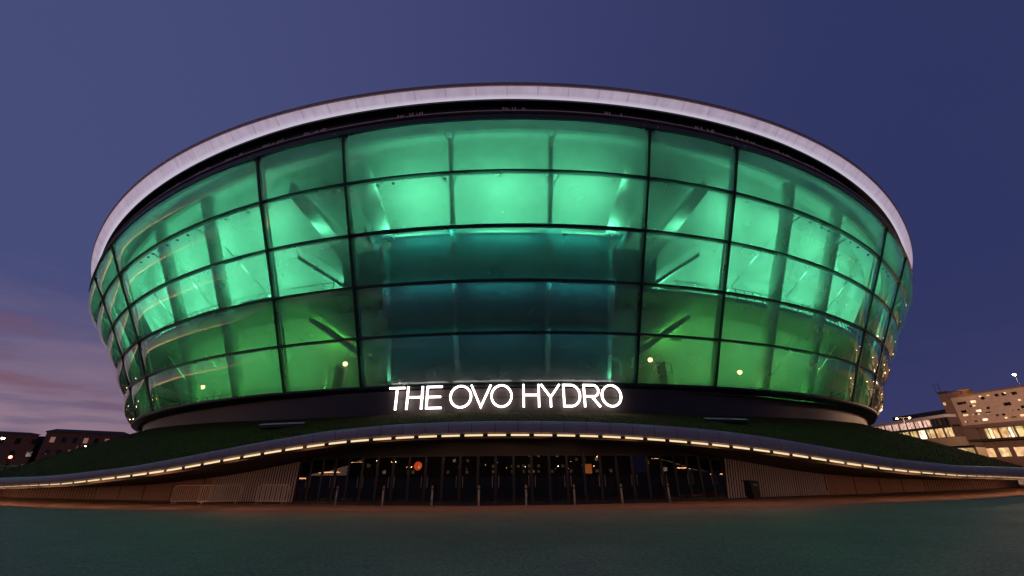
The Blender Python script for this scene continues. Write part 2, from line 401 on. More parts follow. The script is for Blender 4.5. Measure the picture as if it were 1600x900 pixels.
# central dark teal box (rows three to five)
ZBX = 21.2
MB().sweep(lambda t: [pol(64.3, t, 7.9), pol(68.6, t, ZBX), pol(64.2, t, ZBX), pol(62.0, t, 7.9)], lin(-9.0, 7.8, 18), 4).build('central_bar_block', 'teal', arena)
mb = MB()
for sg in (-1, 1):
    a, b = (-14.0, -9.3) if sg < 0 else (8.1, 12.6)
    mb = MB(); mb.sweep(lambda t: [pol(65.4, t, 16.954), pol(67.0, t, ZBX), pol(64.0, t, ZBX), pol(63.2, t, 16.954)], lin(a, b, 8), 4)
    mb.build('side_bar_block', 'teal', arena)
mb = MB(); mb.sweep(lambda t: [pol(68.95, t, ZBX + .30), pol(68.95, t, ZBX + .05), pol(64.2, t, ZBX + .05), pol(64.2, t, ZBX + .30)], lin(-9.0, 7.8, 24), 4)
mb.build('bar_block_ledge', 'inner', arena)
# columns
cols = [-3.9, 3.0] + [t for t in (-10.97, -17.68, -24.2, -30.6, -36.88, -43.6, -50, -57, -63.8, 9.54, 16.32, 22.8, 29.2, 35.61, 42.3, 49, 56, 62.4)]
for t in cols:
    thin = abs(t) < 5; onm = any(abs(t - m_) < .1 for m_ in MUL)
    w = .24 if thin else (.10 if onm else .58); dr = -1.5 if not onm else -.6
    t_ = t
    mb = MB(); pts = [(face(s, t_)[0] + dr, face(s, t_)[1]) for s in lin(.10, 5, 12)]
    mb.tube([pol(r, t_, z) for r, z in pts], w, 12)
    mb.build('column', 'column' if not onm and not thin else 'steel', arena, smooth=True)
    mb = MB(); r0, z0 = pts[0]
    for sg in (-1, 1):
        MB().bar(pol(r0, t_, z0 - .5), pol(r0 + .9, t_ + sg * .55, z0 + .42), .16).build('column_bracket', 'steel', arena)
        MB().bar(pol(face(1.05, t_)[0] + dr, t_, face(1.05, t_)[1] - .3), pol(face(1, t_)[0] - .4, t_ + sg * .5, face(1, t_)[1]), .1).build('column_bracket', 'steel', arena)
# small fittings hanging along the second transom
for t in [x * 1.15 - 40 for x in range(70)]:
    if rnd.random() < .45:
        MB().box(row(1, t + rnd.random() * .5, -.45, -.20), (.20, .2, .14), rz=R(t)).build('cable_fitting', 'frame', arena)
# cable braces in wide side bays
for (a, b) in ((-18.2, -23.8), (-24.8, -30.2), (-31, -36.4), (16.9, 22.4), (23.3, 28.8), (29.8, 35.2)):
    for (s0, s1) in ((1.3, 3.2), (3.3, 4.9)):
        r0, z0 = face(s0, b); r1, z1 = face(s1, a)
        MB().bar(pol(r0 - 2.4, b, z0), pol(r1 - 2.4, a, z1), .09).build('cable_brace', 'inner', arena)
# stair flights inside the narrow bays
def flight(ta, za, tb, zb_, off, w=2.2, th=.75):
    mb = MB()
    def pr(u):
        t = ta + (tb - ta) * u; z = za + (zb_ - za) * u; r = rface(z, t) - off
        return [pol(r, t, z + th / 2), pol(r, t, z - th / 2), pol(r - w, t, z - th / 2), pol(r - w, t, z + th / 2)]
    mb.sweep(pr, lin(0, 1, 10), 4); st_ = mb.build('stair_flight', 'stair', arena)
    mb = MB(); mb.tube([pr(u)[0] + Vector((0, 0, .95)) for u in lin(0, 1, 10)], .035, 5)
    for u in lin(0, 1, 10): mb.bar(pr(u)[0], pr(u)[0] + Vector((0, 0, .95)), .03)
    mb.build('handrail', 'steel', st_)
for sg, o in ((-1, -.7), (1, -.7)):
    flight(sg * 16.2 + o, 26.6, sg * 11.8 + o, 19.8, 2.6, th=1.6)
    flight(sg * 15.9 + o, 20.3, sg * 12.2 + o, 17.4, 2.2, th=.38)
    flight(sg * 16.1 + o, 15.2, sg * 11.2 + o, 11.4, 3.0, th=.42)
    flight(sg * 10.0 + o, 22.8, sg * 8.8 + o, 19.4, 1.6, th=.5, w=1.0)
    flight(sg * 10.2 + o, 12.0, sg * 8.9 + o, 11.2, 1.8, th=.3, w=1.0)
    # doorway frames on the lowest storey
    for tq, wq in ((sg * 14.2 + o, 2.0), (sg * 9.5 + o, 1.5)):
        fr = MB(); cpt = lambda a, z: pol(63.4, tq + a, z)
        wa = math.degrees(wq / 2 / 63.4)
        fr.bar(cpt(-wa, 7.9), cpt(-wa, 11.2), .22); fr.bar(cpt(wa, 7.9), cpt(wa, 11.2), .22); fr.bar(cpt(-wa, 11.2), cpt(wa, 11.2), .25)
        for zz in (8.6, 9.3, 10.0): fr.bar(cpt(-wa, zz), cpt(wa, zz), .07)
        fr.build('doorway_frame', 'steel', arena)
        MB().bar(pol(63.1, tq, 7.95), pol(63.1, tq, 11.1), wq, .1).build('doorway_panel', 'teal', arena)
    # vertical frame walls either side of the central block
    MB().sweep(lambda s: [pol(face(s, sg * 8.6 + o)[0] - 1.5, sg * 8.45 + o, face(s, sg * 8.6 + o)[1]), pol(face(s, sg * 8.6 + o)[0] - 1.5, sg * 8.75 + o, face(s, sg * 8.6 + o)[1]),
                          pol(face(s, sg * 8.6 + o)[0] - 3.2, sg * 8.75 + o, face(s, sg * 8.6 + o)[1]), pol(face(s, sg * 8.6 + o)[0] - 3.2, sg * 8.45 + o, face(s, sg * 8.6 + o)[1])], lin(2.1, 4.98, 6), 4).build('frame_wall', 'stair', arena)
    MB().sweep(lambda u: [pol(rface(26 - 6 * u, 9) - 1.6, sg * (10.2 - .2 * u) + o, 27 - 6 * u), pol(rface(26 - 6 * u, 9) - 1.6, sg * (9.4 - 1.5 * u) + o, 27 - 6 * u),
                          pol(rface(26 - 6 * u, 9) - 2.4, sg * (9.4 - 1.5 * u) + o, 27 - 6 * u), pol(rface(26 - 6 * u, 9) - 2.4, sg * (10.2 - .2 * u) + o, 27 - 6 * u)], [0, .5, 1], 4).build('splayed_pier', 'stair', arena)

# interior green floodlights, area lights on battens; those without one are added fill light
def flood(t, r, z, power, col, size=(4.5, .5), aim=(.55, .84), batten=True):
    ld = bpy.data.lights.new('flood_fill_light', 'AREA'); ld.shape = 'RECTANGLE'; ld.size, ld.size_y = size; ld.energy = power * (.78 if col[0] > .1 else 1); ld.color = col
    o = bpy.data.objects.new('flood_fill_light', ld); C.objects.link(o); p = pol(r, t, z); o.location = p
    dv = Vector((-math.sin(R(t)) * aim[0], math.cos(R(t)) * aim[0], aim[1])); o.rotation_euler = dv.to_track_quat('-Z', 'Y').to_euler(); o.parent = arena
    o.location = p - Vector((0, CY, 0))
    if batten: MB().box(p - Vector((0, 0, .07)), (size[0], .3, .1), rz=R(t)).build('light_batten', 'frame', arena)
GRN = (.16, 1.0, .50)
for t in [-7.3, -.5, 6.2]: flood(t, 70.15, 21.2, 230, GRN, aim=(.12, .99))
for t in [-7.3, -.5, 6.2]: flood(t, 72.0, zk(1, t) + .6, 260, GRN, size=(5, .4), aim=(.8, .6), batten=False)
for t in [-14.3, 12.9]: flood(t, 70.6, 22.4, 60, GRN, size=(3, .5), aim=(.9, .4), batten=False)
for t in [-14.6, 13.2]: flood(t, 67.2, 17.35, 230, GRN, size=(2.2, .4), aim=(.3, .95))
for t in [-21, -27.5, -33.8, -40, -47, -54, 19.6, 26, 32.4, 39, 46, 53]: flood(t, 67.6, 17.35, 250, GRN, aim=(.10, .99)); flood(t, 71.6, zk(1, t) + .5, 240, GRN, aim=(.8, .6), batten=False); flood(t, 69.6, zk(2, t) + .3, 120, GRN, aim=(.9, .43), batten=False)
for t in [-21, -27.5, -33.8, -40, 19.6, 26, 32.4, 39]: flood(t, 64.6, 8.4, 85, (.16, 1, .22), aim=(.1, .99)); flood(t, 66.6, zk(4, t) + .2, 70, (.16, 1, .24), aim=(.9, .4), batten=False)
for t in [-15.8, 14.4]: flood(t, 64.6, 13.25, 130, (.14, 1, .10), size=(1.2, .5), aim=(.3, .95)); flood(t, 64.9, 8.4, 60, (.2, 1, .2), size=(2, .4), aim=(.1, .99))
for t in [-9.9, 8.4]: flood(t, 65.2, 9.0, 22, GRN, size=(1, .4), aim=(.2, .98))
for t in (-6.3, -.5, 5.3):
    flood(t, 70.9, 20.72, 270, (.04, .72, .52), size=(6, .2), aim=(.80, -.6))
    flood(t, 67.2, 12.55, 22, (.05, .50, .45), size=(6, .2), aim=(.80, -.6), batten=False)
    flood(t, 68.9, 16.5, 110, (.05, .55, .52), size=(6, .2), aim=(.80, -.6))

# plinth
def zg(t): return 6.35 + .55 * min(1, (abs(t) / 42) ** 3)
MB().grid(lambda t, v: pol(64.6 + .1 * v + 1.1 * max(0, min(1, (27 - abs(t)) / 16)), t, (zg(clampt(t)) - .4) * (1 - v) + (zk(5, clampt(t)) - .35) * v), FULL, lin(0, 1, 4)).build('plinth', 'plinth', arena, smooth=True)
MB().sweep(lambda t: [pol(66.02, t, zk(5, clampt(t)) - .12), pol(65.98, t, zk(5, clampt(t)) - .20), pol(65.2, t, zk(5, clampt(t)) - .36), pol(65.2, t, zk(5, clampt(t)) - .12)], FULL, 4).build('sill', 'frame', arena)

# ------------------------------------------------------------------ podium: canopy fascia, strips, wall, doors
def interp(tab, t):
    if t <= tab[0][0]: return tab[0][1]
    for (a, b), (c, dd) in zip(tab, tab[1:]):
        if t <= c:
            u = (t - a) / (c - a); u2 = u
            return b + (dd - b) * u2
    return tab[-1][1]
STR = [(-45, .93), (-35, .95), (-27, 1.0), (-20.9, 1.21), (-16.7, 1.64), (-14.3, 1.95), (-11.8, 2.41), (-9, 2.90), (-6.6, 3.25), (-3.9, 3.43), (-1.1, 3.49), (1.4, 3.47), (4, 3.38), (6.6, 3.17), (8.9, 2.91), (10.9, 2.63), (13.3, 2.23), (15.7, 1.85), (18.4, 1.52), (22.3, 1.23), (30.2, .97), (45, .93)]
FAS = [(-45, 1.5), (-27.9, 1.60), (-23.5, 1.66), (-21.3, 1.76), (-17, 2.13), (-13.6, 2.70), (-10.6, 3.28), (-7.8, 3.78), (-5.1, 4.07), (-2.4, 4.19), (.1, 4.21), (2.7, 4.16), (5.4, 4.03), (8.2, 3.80), (11.1, 3.40), (14.3, 2.83), (18, 2.23), (22.9, 1.84), (31.9, 1.72), (45, 1.7)]
def smooth_tab(tab, lo=-80, hi=80, st_=.5, w=1.1):
    xs = [lo + i * st_ for i in range(int((hi - lo) / st_) + 1)]; ys = []
    for x in xs:
        a = s = 0
        for k in range(-5, 6):
            g_ = math.exp(-(k * .4 / w) ** 2); a += g_ * interp(tab, x + k * .4); s += g_
        ys.append(a / s)
    return list(zip(xs, ys))
STRs = smooth_tab(STR); FASs = smooth_tab(FAS)
def zs(t): return interp(STRs, t)
def zf(t): return interp(FASs, t)
def rw(t):
    a = abs(t)
    return interp([(0, 74.6), (3, 74.4), (7, 73.6), (11, 72.2), (16, 71.6), (25, 71.6), (32, 72.4), (38, 74.0), (43, 75.2), (80, 75.4)], a)
canopy = empty('entrance_canopy', (0, 22.9, 0), 'long grey curved canopy edge arching low over the dark entrance doors', 'canopy')
TC = lin(-70, 70, 281)
def lip(t):
    a, b = zs(t), zf(t); h = b - a
    return [pol(76.2, t, b - .05), pol(76.75, t, b + .02), pol(77.02, t, b - .04), pol(77.12, t, b - .25 * h), pol(77.12, t, b - .5 * h), pol(77.05, t, a + .14), pol(76.98, t, a + .10), pol(76.6, t, a + .10), pol(76.3, t, a + .12)]
# fascia panels: one mesh per 1.24 m unit would be pattern; joints are real gaps in one mesh
mb = MB(); PT = .923
n_units = int(110 / PT)
for i in range(n_units):
    t0 = -55 + i * PT + .012; t1 = t0 + PT - .024
    mb.sweep(lip, lin(t0, t1, 4), 9)
fascia = mb.build('fascia', 'concrete', canopy)
MB().sweep(lambda t: [pol(76.96, t, zf(t) - .1), pol(76.96, t, zs(t) + .16), pol(76.3, t, zs(t) + .16), pol(76.3, t, zf(t) - .1)], lin(-55, 55, 221), 4).build('joint_backing', 'black', canopy)
# light trough + strips
MB().sweep(lambda t: [pol(76.45, t, zs(t) + .09), pol(76.45, t, zs(t) - .11), pol(76.35, t, zs(t) - .11), pol(76.35, t, zs(t) + .09)], lin(-55, 55, 221), 4).build('light_trough', 'soffit', canopy)
i = 0
t = -37 * PT
while t < 37 * PT:
    a, b = t + .10, t + PT - .10
    MB().sweep(lambda u: [pol(76.96, u, zs(u) + .05), pol(76.96, u, zs(u) - .04 + .07 * max(0, min(1, (abs(u) - 16) / 9))), pol(76.91, u, zs(u) - .04 + .07 * max(0, min(1, (abs(u) - 16) / 9))), pol(76.91, u, zs(u) + .05)], lin(a, b, 4), 4).build('light_strip', 'strip', canopy)
    t += PT
for q_ in range(-10, 11):
    tq = q_ * 3.69
    ld = bpy.data.lights.new('strip_light', 'AREA'); ld.shape = 'RECTANGLE'; ld.size, ld.size_y = 4.4, .12; ld.energy = 32 if abs(tq) < 12 else 26; ld.color = (1, .45, .20)
    o = bpy.data.objects.new('strip_light', ld); C.objects.link(o)
    o.location = pol(76.7, tq, zs(tq) - .09)
    kk = .1 if abs(tq) < 12 else .6; dv = Vector((-math.sin(R(tq)) * kk, math.cos(R(tq)) * kk, -.7)); o.rotation_euler = dv.to_track_quat('-Z', 'Y').to_euler()
MB().grid(lambda t, v: pol(76.35 + (rw(t) - .4 - 76.35) * v, t, zs(t) - .11 + .02 * v), lin(-60, 60, 241), [0, 1]).build('soffit', 'soffit', canopy)

podium = empty('podium_wall', (0, 25.4, 0), 'curved rose-brown and ribbed metal wall under the canopy on both sides of the doors', 'wall')
for a, b in ((-60, -16.6), (18.4, 60)):
    MB().sweep(lambda t: [pol(rw(t), t, 0.0), pol(rw(t) + .25 * min(1, max(0, (zs(t)) / 4)), t, zs(t) - .12), pol(rw(t) - .35, t, zs(t) - .12), pol(rw(t) - .35, t, 0.0)], lin(a, b, 120), 4).build('smooth_wall', 'wallred', podium)
    mb = MB()
    tq = a
    while tq < b:
        mb.bar(pol(rw(tq) + .012, tq, .05), pol(rw(tq) + .25 * min(1, zs(tq) / 4) + .012, tq, zs(tq) - .14), .03, .03); tq += 2.4 if abs(tq) < 27 else .35
    mb.build('wall_joint', 'soffit', podium)
for a, b in ((-16.6, -10.85), (11.3, 18.4)):
    MB().sweep(lambda t: [pol(rw(t) - .1, t, 0.0), pol(rw(t) - .1, t, zs(t) - .12), pol(rw(t) - .35, t, zs(t) - .12), pol(rw(t) - .35, t, 0.0)], lin(a, b, 20), 4).build('backing_wall', 'black', podium)
    mb = MB(); tq = a
    while tq < b:
        ln = .25 if a > 0 else .05
        mb.bar(pol(rw(tq), tq, .06), pol(rw(tq) + .05, tq + ln * zs(tq) / 3 * 1.0, zs(tq) - .14), .085, .06); tq += .165
    mb.build('metal_slats', 'slat', podium)
MB().sweep(lambda t: [pol(rw(t) + .05, t, 0.0), pol(rw(t) + .05, t, .05), pol(rw(t) - .3, t, .05), pol(rw(t) - .3, t, 0.0)], lin(11.3, 60, 90), 4).build('wall_base_shadow_gap', 'black', podium)
MB().sweep(lambda t: [pol(rw(t) + .05, t, 0.0), pol(rw(t) + .05, t, .05), pol(rw(t) - .3, t, .05), pol(rw(t) - .3, t, 0.0)], lin(-60, -10.85, 90), 4).build('wall_base_shadow_gap', 'black', podium)

doors = empty('entrance_doors', (0, 25.4, 0), 'long dark row of glazed entrance doors under the middle of the canopy', 'doors')
ZD = 2.62
MB().sweep(lambda t: [pol(rw(t), t, ZD), pol(rw(t), t, zs(t) - .12), pol(rw(t) - .2, t, zs(t) - .12), pol(rw(t) - .2, t, ZD)], lin(-10.85, 11.3, 60), 4).build('header_panel', 'black', doors)
ND = 28
for i in range(ND):
    a = -10.85 + i * 22.15 / ND; b = -10.85 + (i + 1) * 22.15 / ND; ra, rb = rw(a) - .06, rw(b) - .06
    A, B = pol(ra, a + .03, 0), pol(rb, b - .03, 0)
    hh = min(ZD, zs((a + b) / 2) - .2)
    up = Vector((0, 0, 1))
    fr = MB(); fr.bar(A, A + up * hh, .07); fr.bar(B, B + up * hh, .07); fr.bar(A + up * (hh - .04), B + up * (hh - .04), .08); fr.bar(A + up * .08, B + up * .08, .1, .16)
    leaf = fr.build('door_leaf', 'frame', doors)
    tilt = (rnd.random() - .5) * .02
    nrm = (B - A).cross(up).normalized()
    MB().add([A + up * .12 + nrm * tilt, B + up * .12 - nrm * tilt, B + up * hh - nrm * tilt, A + up * hh + nrm * tilt], [(0, 1, 2, 3)]).build('pane', 'glass', leaf)
    hp = (A if i % 2 else B) * .85 + (B if i % 2 else A) * .15
    MB().tube([hp + nrm * .08 + up * .9, hp + nrm * .08 + up * 1.5], .018, 6).build('handle', 'grey', leaf)
MB().grid(lambda t, z: pol(66.5, t, z), lin(-14, 14, 20), [0, 4]).build('foyer_wall', 'foyer', doors)
for t in lin(-10, 10, 12): MB().tube([pol(70.0, t, 0), pol(70.0, t, 2.6)], .14, 10).build('foyer_column', 'foyer', doors)

# ------------------------------------------------------------------ ground, apron, mound
def sheet(name, vs, fs, m, smooth=False):
    o = MB().add(vs, fs).build(name, m, None, smooth); o['kind'] = 'structure'; return o
n = 64
sheet('ground', [(math.cos(2 * math.pi * i / n) * 3000, math.sin(2 * math.pi * i / n) * 3000, -.012) for i in range(n)], [tuple(range(n))], 'plaza')
ap = MB().grid(lambda t, r: pol(r, t, .0), lin(-60, 60, 121), [66, 78.0]).build('strip_glow_path', 'glow_sheet'); ap['kind'] = 'structure'  # added sheet, coloured like the orange light band under the canopy
def mnd(t, v):
    r = 76.25 + (64.45 - 76.25) * v; z = (zf(clampt(t)) - .045) * (1 - v) + zg(clampt(t)) * v
    z += .12 * math.sin(math.pi * v) + .05 * math.sin(t * 1.7 + v * 9) * math.sin(math.pi * v) * (1 if abs(t) < 90 else 0)
    return pol(r, t, z)
mound = MB().grid(mnd, FULL, lin(0, 1, 22)).build('grass_bank', 'grass', None, True); mound['kind'] = 'structure'
tf = MB(); gr = random.Random(3)
for k in range(22000):
    t = gr.uniform(-52, 52); v = gr.random() ** 1.6 * .98 + .004; p = mnd(t, v); hh = gr.uniform(.05, .13); a = gr.random() * 6.28; w = .018
    dx, dy = math.cos(a) * w, math.sin(a) * w; lx, ly = gr.uniform(-.05, .05), gr.uniform(-.05, .05)
    tf.add([(p.x - dx, p.y - dy, p.z - .01), (p.x + dx, p.y + dy, p.z - .01), (p.x + lx, p.y + ly, p.z + hh)], [(0, 1, 2)])
tuf = tf.build('grass_blades', 'grass'); tag(tuf, 'short mown grass covering the bank above the canopy', 'grass', kind='stuff')
# outer skirt of the rear mound so the podium closes
sk = MB().grid(lambda t, v: pol(76.3 + .0 * v, t, (zf(clampt(t)) - .06) * (1 - v)), lin(60, 300, 61), [0, 1]).build('grass_bank_skirt', 'concrete', None); sk['kind'] = 'structure'

# roof hatches on the bank
for t0, t1, lab in ((-16.3, -13.0, 'thin dark vent slot lying in the grass bank left of the lit sign'), (12.6, 15.8, 'thin dark vent slot lying in the grass bank right of the lit sign')):
    tm = (t0 + t1) / 2; r = 69.0; p = mnd(tm, (76.25 - r) / 11.8)
    vt = empty('bank_vent', p, lab, 'vent', 'vents in the grass bank')
    MB().sweep(lambda t: [pol(r + .3, t, p.z + .02), pol(r + .3, t, p.z + .22), pol(r + .1, t, p.z + .30), pol(r - .5, t, p.z + .05)], lin(t0, t1, 8), 4).build('housing', 'black', vt)
    MB().sweep(lambda t: [pol(r + .35, t, p.z + .224), pol(r + .35, t, p.z + .27), pol(r + .1, t, p.z + .36), pol(r + .1, t, p.z + .31)], lin(t0, t1, 8), 4).build('lid', 'slat', vt)

# ------------------------------------------------------------------ sign
SG = empty('illuminated_sign', pol(66.1, -.2, 6.45), 'long white glowing sign reading THE OVO HYDRO on the dark band below the glass', 'sign')
W = .145; HL = 1.84
def arc(cx, cz, rx, rz_, a0, a1, n=24): return [(cx + rx * math.cos(R(a)), cz + rz_ * math.sin(R(a))) for a in lin(a0, a1, n)]
GL = {
 'T': [[(0, 1), (1, 1)], [(.5, 1), (.5, 0)]],
 'H': [[(0, 0), (0, 1)], [(1, 0), (1, 1)], [(0, .53), (1, .53)]],
 'E': [[(1, 1), (0, 1), (0, 0), (1, 0)], [(0, .52), (.92, .52)]],
 'O': [arc(.5, .5, .5, .5, 0, 360, 49)],
 'V': [[(0, 1), (.5, 0), (1, 1)]],
 'Y': [[(0, 1), (.5, .42), (1, 1)], [(.5, .42), (.5, 0)]],
 'D': [[(0, 0), (0, 1)] + arc(.45, .5, .55, .5, 90, -90) + [(0, 0)]],
 'R': [[(0, 0), (0, 1)] + arc(.62, .73, .36, .27, 90, -90, 14) + [(0, .46)], [(.5, .46), (1, 0)]],
}
def tsx(px): return -8.62 + (px - 75) / (1515 - 75) * (8.20 + 8.62)
for ch, a, b in [('T', 75, 175), ('H', 190, 292), ('E', 313, 410), ('O', 457, 593), ('V', 585, 710), ('O', 706, 838), ('H', 900, 1003), ('Y', 1010, 1128), ('D', 1145, 1255), ('R', 1272, 1375), ('O', 1383, 1515)]:
    ta, tb = tsx(a), tsx(b); mb = MB(); hw = W / 2; wa = math.degrees(hw / 65.6)
    def P3(q, r): return pol(r, ta + wa + (tb - ta - 2 * wa) * q[0], 6.45 + hw + (HL - W) * q[1] + .0065 * (ta + tb) / 2)
    for st in GL[ch]:
        closed = (Vector((*st[0], 0)) - Vector((*st[-1], 0))).length < 1e-5
        # ribbon of constant width in metres
        Lm = math.radians(tb - ta - 2 * wa) * 65.6; pts = [Vector((x * Lm, z * (HL - W))) for x, z in st]
        if closed: pts = pts[:-1]
        nP = len(pts); L_, R_ = [], []
        for k in range(nP):
            pa = pts[k - 1] if (k or closed) else None; pb = pts[(k + 1) % nP] if (k < nP - 1 or closed) else None
            d1 = (pts[k] - pa).normalized() if pa is not None else None; d2 = (pb - pts[k]).normalized() if pb is not None else None
            if d1 is None: d1 = d2
            if d2 is None: d2 = d1
            n1 = Vector((-d1.y, d1.x)); n2 = Vector((-d2.y, d2.x)); mm = n1 + n2
            mm = mm.normalized() if mm.length > 1e-4 else n1
            s_ = hw / max(.45, mm.dot(n1)); e = Vector((0, 0))
            if pa is None: e = -d2 * hw
            if pb is None: e = d1 * hw
            L_.append(pts[k] + mm * s_ + e); R_.append(pts[k] - mm * s_ + e)
        def W3(p, r): return P3((p.x / Lm, p.y / (HL - W)), r)
        vs = []
        for k in range(nP): vs += [W3(L_[k], 66.28), W3(R_[k], 66.28), W3(R_[k], 66.16), W3(L_[k], 66.16)]
        fs = []
        rng = range(nP) if closed else range(nP - 1)
        for k in rng:
            q = ((k + 1) % nP) * 4; o4 = k * 4
            fs += [(o4 + e, o4 + (e + 1) % 4, q + (e + 1) % 4, q + e) for e in range(4)]
        if not closed: fs += [(0, 1, 2, 3), tuple((nP - 1) * 4 + e for e in (3, 2, 1, 0))]
        mb.add(vs, fs)
    mb.build('sign_letter', 'neon', SG)
mb = MB()
for t in lin(-8.3, 7.9, 16): mb.bar(pol(66.15, t, 7.3), pol(65.0, t, 7.3), .05)
mb.tube([pol(66.1, t, 7.3) for t in lin(-8.3, 7.9, 30)], .035, 5)
mb.build('mounting_pins', 'black', SG)

# ------------------------------------------------------------------ street furniture
def make_bollard():
    r = empty('bollard', (0, 0, 0), None, 'bollard', 'grey bollards in front of the entrance doors', world=False)
    MB().lathe([(.075, 0), (.075, .03), (.062, .035), (.062, .96), (.05, 1.0), (.01, 1.015)], n=14).build('post', 'grey', r, True)
    MB().lathe([(.066, .80), (.068, .81), (.068, .86), (.066, .87)], n=14).build('ring', 'black', r, True)
    MB().lathe([(.13, 0), (.13, .012), (.09, .02), (.08, .02)], n=14).build('base_plate', 'grey', r, True)
    return r
bol = make_bollard()
BX = [(-10.24, 28.2, 'leftmost grey bollard before the entrance, nearest the ribbed wall'), (-7.2, 27.2, 'second grey bollard from the left end of the entrance doors'),
      (-4.31, 26.7, 'grey bollard standing below the round red lantern'), (-1.66, 26.4, 'grey bollard between the red lantern and the middle of the doors'),
      (.97, 26.4, 'middle grey bollard, right of the centre of the doors'), (3.69, 26.6, 'grey bollard standing below the square orange lantern'),
      (6.46, 27.0, 'second grey bollard from the right end of the entrance doors'), (9.45, 27.8, 'rightmost grey bollard before the entrance doors')]
for i, (x, y, lab) in enumerate(BX):
    b = bol if i == 0 else copy_tree(bol)
    b.location = (x, y - 1.0, .0); b['label'] = lab

def make_barrier():
    r = empty('crowd_barrier', (0, 0, 0), None, 'barrier', 'crowd barriers by the left wall', world=False)
    mb = MB(); w = 1.1
    loop = [(-w, 0, .18), (-w, 0, .95), (-w + .15, 0, 1.08), (w - .15, 0, 1.08), (w, 0, .95), (w, 0, .18), (-w, 0, .18)]
    mb.tube(loop, .022, 6); mb.build('frame', 'galv', r)
    for k in range(17):
        x = -w + .13 + k * .123; MB().tube([(x, 0, .18), (x, 0, 1.08)], .011, 5).build('bar', 'galv', r)
    for sg in (-1, 1):
        x = sg * (w - .2); MB().tube([(x, -.28, 0), (x, -.22, .05), (x, 0, .2), (x, .22, .05), (x, .28, 0)], .018, 5).build('foot', 'galv', r)
    return r
br = make_barrier()
BR = [(-20.2, 29.2, 8, 'leftmost steel crowd barrier in front of the brown wall'), (-18.0, 28.6, 22, 'middle steel crowd barrier, overlapping the leftmost one'), (-14.6, 28.3, -12, 'lone steel crowd barrier nearest the entrance doors')]
for i, (x, y, a, lab) in enumerate(BR):
    b = br if i == 0 else copy_tree(br); b.location = (x, y, 0); b.rotation_euler = (0, 0, R(a)); b['label'] = lab

bn = empty('litter_bin', (15.6, 29.5, 0), 'dark litter bin with sloping top by the ribbed wall right of the doors', 'bin', world=False)
bn.rotation_euler = (0, 0, R(28)); bn.location = (15.9, 29.6, 0)
MB().add([(-.3, -.28, .04), (.3, -.28, .04), (.3, .28, .04), (-.3, .28, .04), (-.42, -.3, 1.02), (.42, -.3, 1.02), (.42, .3, 1.12), (-.42, .3, 1.12)],
         [(0, 3, 2, 1), (4, 5, 6, 7), (0, 1, 5, 4), (1, 2, 6, 5), (2, 3, 7, 6), (3, 0, 4, 7)]).build('body', 'black', bn)
MB().box((.05, -.315, .82), (.42, .03, .12)).build('opening_plate', 'grey', bn)
MB().box((0, 0, .02), (.5, .46, .04)).build('base', 'frame', bn)

# lanterns and small lamps inside the foyer
def lantern(x, px_t, z, m, lab, shape):
    r = 71.5; p = pol(r, px_t, z); L0 = empty('hanging_lantern', p, lab, 'lantern')
    if shape == 'round': MB().ball(p, .26, 16).build('shade', m, L0, True)
    else: MB().box(p, (.42, .42, .55), rz=R(px_t)).build('shade', m, L0)
    MB().tube([p + Vector((0, 0, .27)), Vector((p.x, p.y, 2.6))], .012, 5).build('cord', 'black', L0)
lantern(0, -4.7, 2.1, 'redglow', 'round red-orange glowing lantern behind the left doors', 'round')
lantern(0, 4.1, 1.85, 'orgglow', 'dull orange square lantern behind the right doors', 'box')
# round lamps behind the glass
def wall_lamp(t, r, z, lab):
    p = pol(r, t, z); w = empty('globe_lamp', p, lab, 'lamp', 'warm globe lamps behind the lowest glass row')
    MB().ball(p, .21, 14).build('globe', 'globe', w, True)
    MB().tube([p + Vector((0, 0, .2)), p + Vector((0, 0, 1.0))], .03, 6).build('stem', 'black', w)
    MB().lathe([(.10, .17), (.14, .2), (.05, .3)], tuple(p), 12).build('cap', 'black', w)
    ld = bpy.data.lights.new('globe_light', 'POINT'); ld.energy = 45; ld.color = (1, .6, .15); ld.shadow_soft_size = .22
    o = bpy.data.objects.new('globe_light', ld); C.objects.link(o); o.location = p
for px_t, r, z, lab in ((-13.6, 64.4, 11.0, 'warm globe lamp in the narrow bay left of the sign'), (11.8, 64.4, 11.1, 'warm globe lamp in the narrow bay right of the sign'),
                        (-30.5, 64.6, 10.3, 'warm globe lamp low in the far left bay'), (30.2, 64.6, 10.7, 'warm globe lamp low in the far right bay'), (21.0, 64.2, 10.6, 'warm globe lamp between the narrow bay and the far right lamp')):
    wall_lamp(px_t, r, z, lab)

# ------------------------------------------------------------------ background, right: clad block, link walkway, tower
def azp(az, dist, z=0.): return Vector((dist * math.sin(R(az)), dist * math.cos(R(az)), z))
def wallbox(mb, A, B, z0, z1, depth, dr=0.):
    """box whose front face runs A->B (left to right as seen), depth going away"""
    d_ = (B - A); d_.z = 0; nrm = Vector((-d_.y, d_.x, 0)).normalized()
    if nrm.dot(Vector((A.x, A.y, 0))) < 0: nrm = -nrm
    f0, f1 = A + nrm * dr, B + nrm * dr; b0, b1 = f0 + nrm * depth, f1 + nrm * depth
    vs = [Vector((p.x, p.y, z)) for z in (z0, z1) for p in (f0, f1, b1, b0)]
    mb.add(vs, [(0, 3, 2, 1), (4, 5, 6, 7), (0, 1, 5, 4), (1, 2, 6, 5), (2, 3, 7, 6), (3, 0, 4, 7)]); return mb
A = azp(47.0, 132); B0 = azp(51.7, 125.5); Bf = A + (B0 - A) * 3.0
hb = empty('clad_office_block', A, 'large mottled pink block with scattered windows at the right edge', 'building')
wallbox(MB(), A, Bf, 10.1, 15.95, 25).build('upper_wall', 'clad', hb)
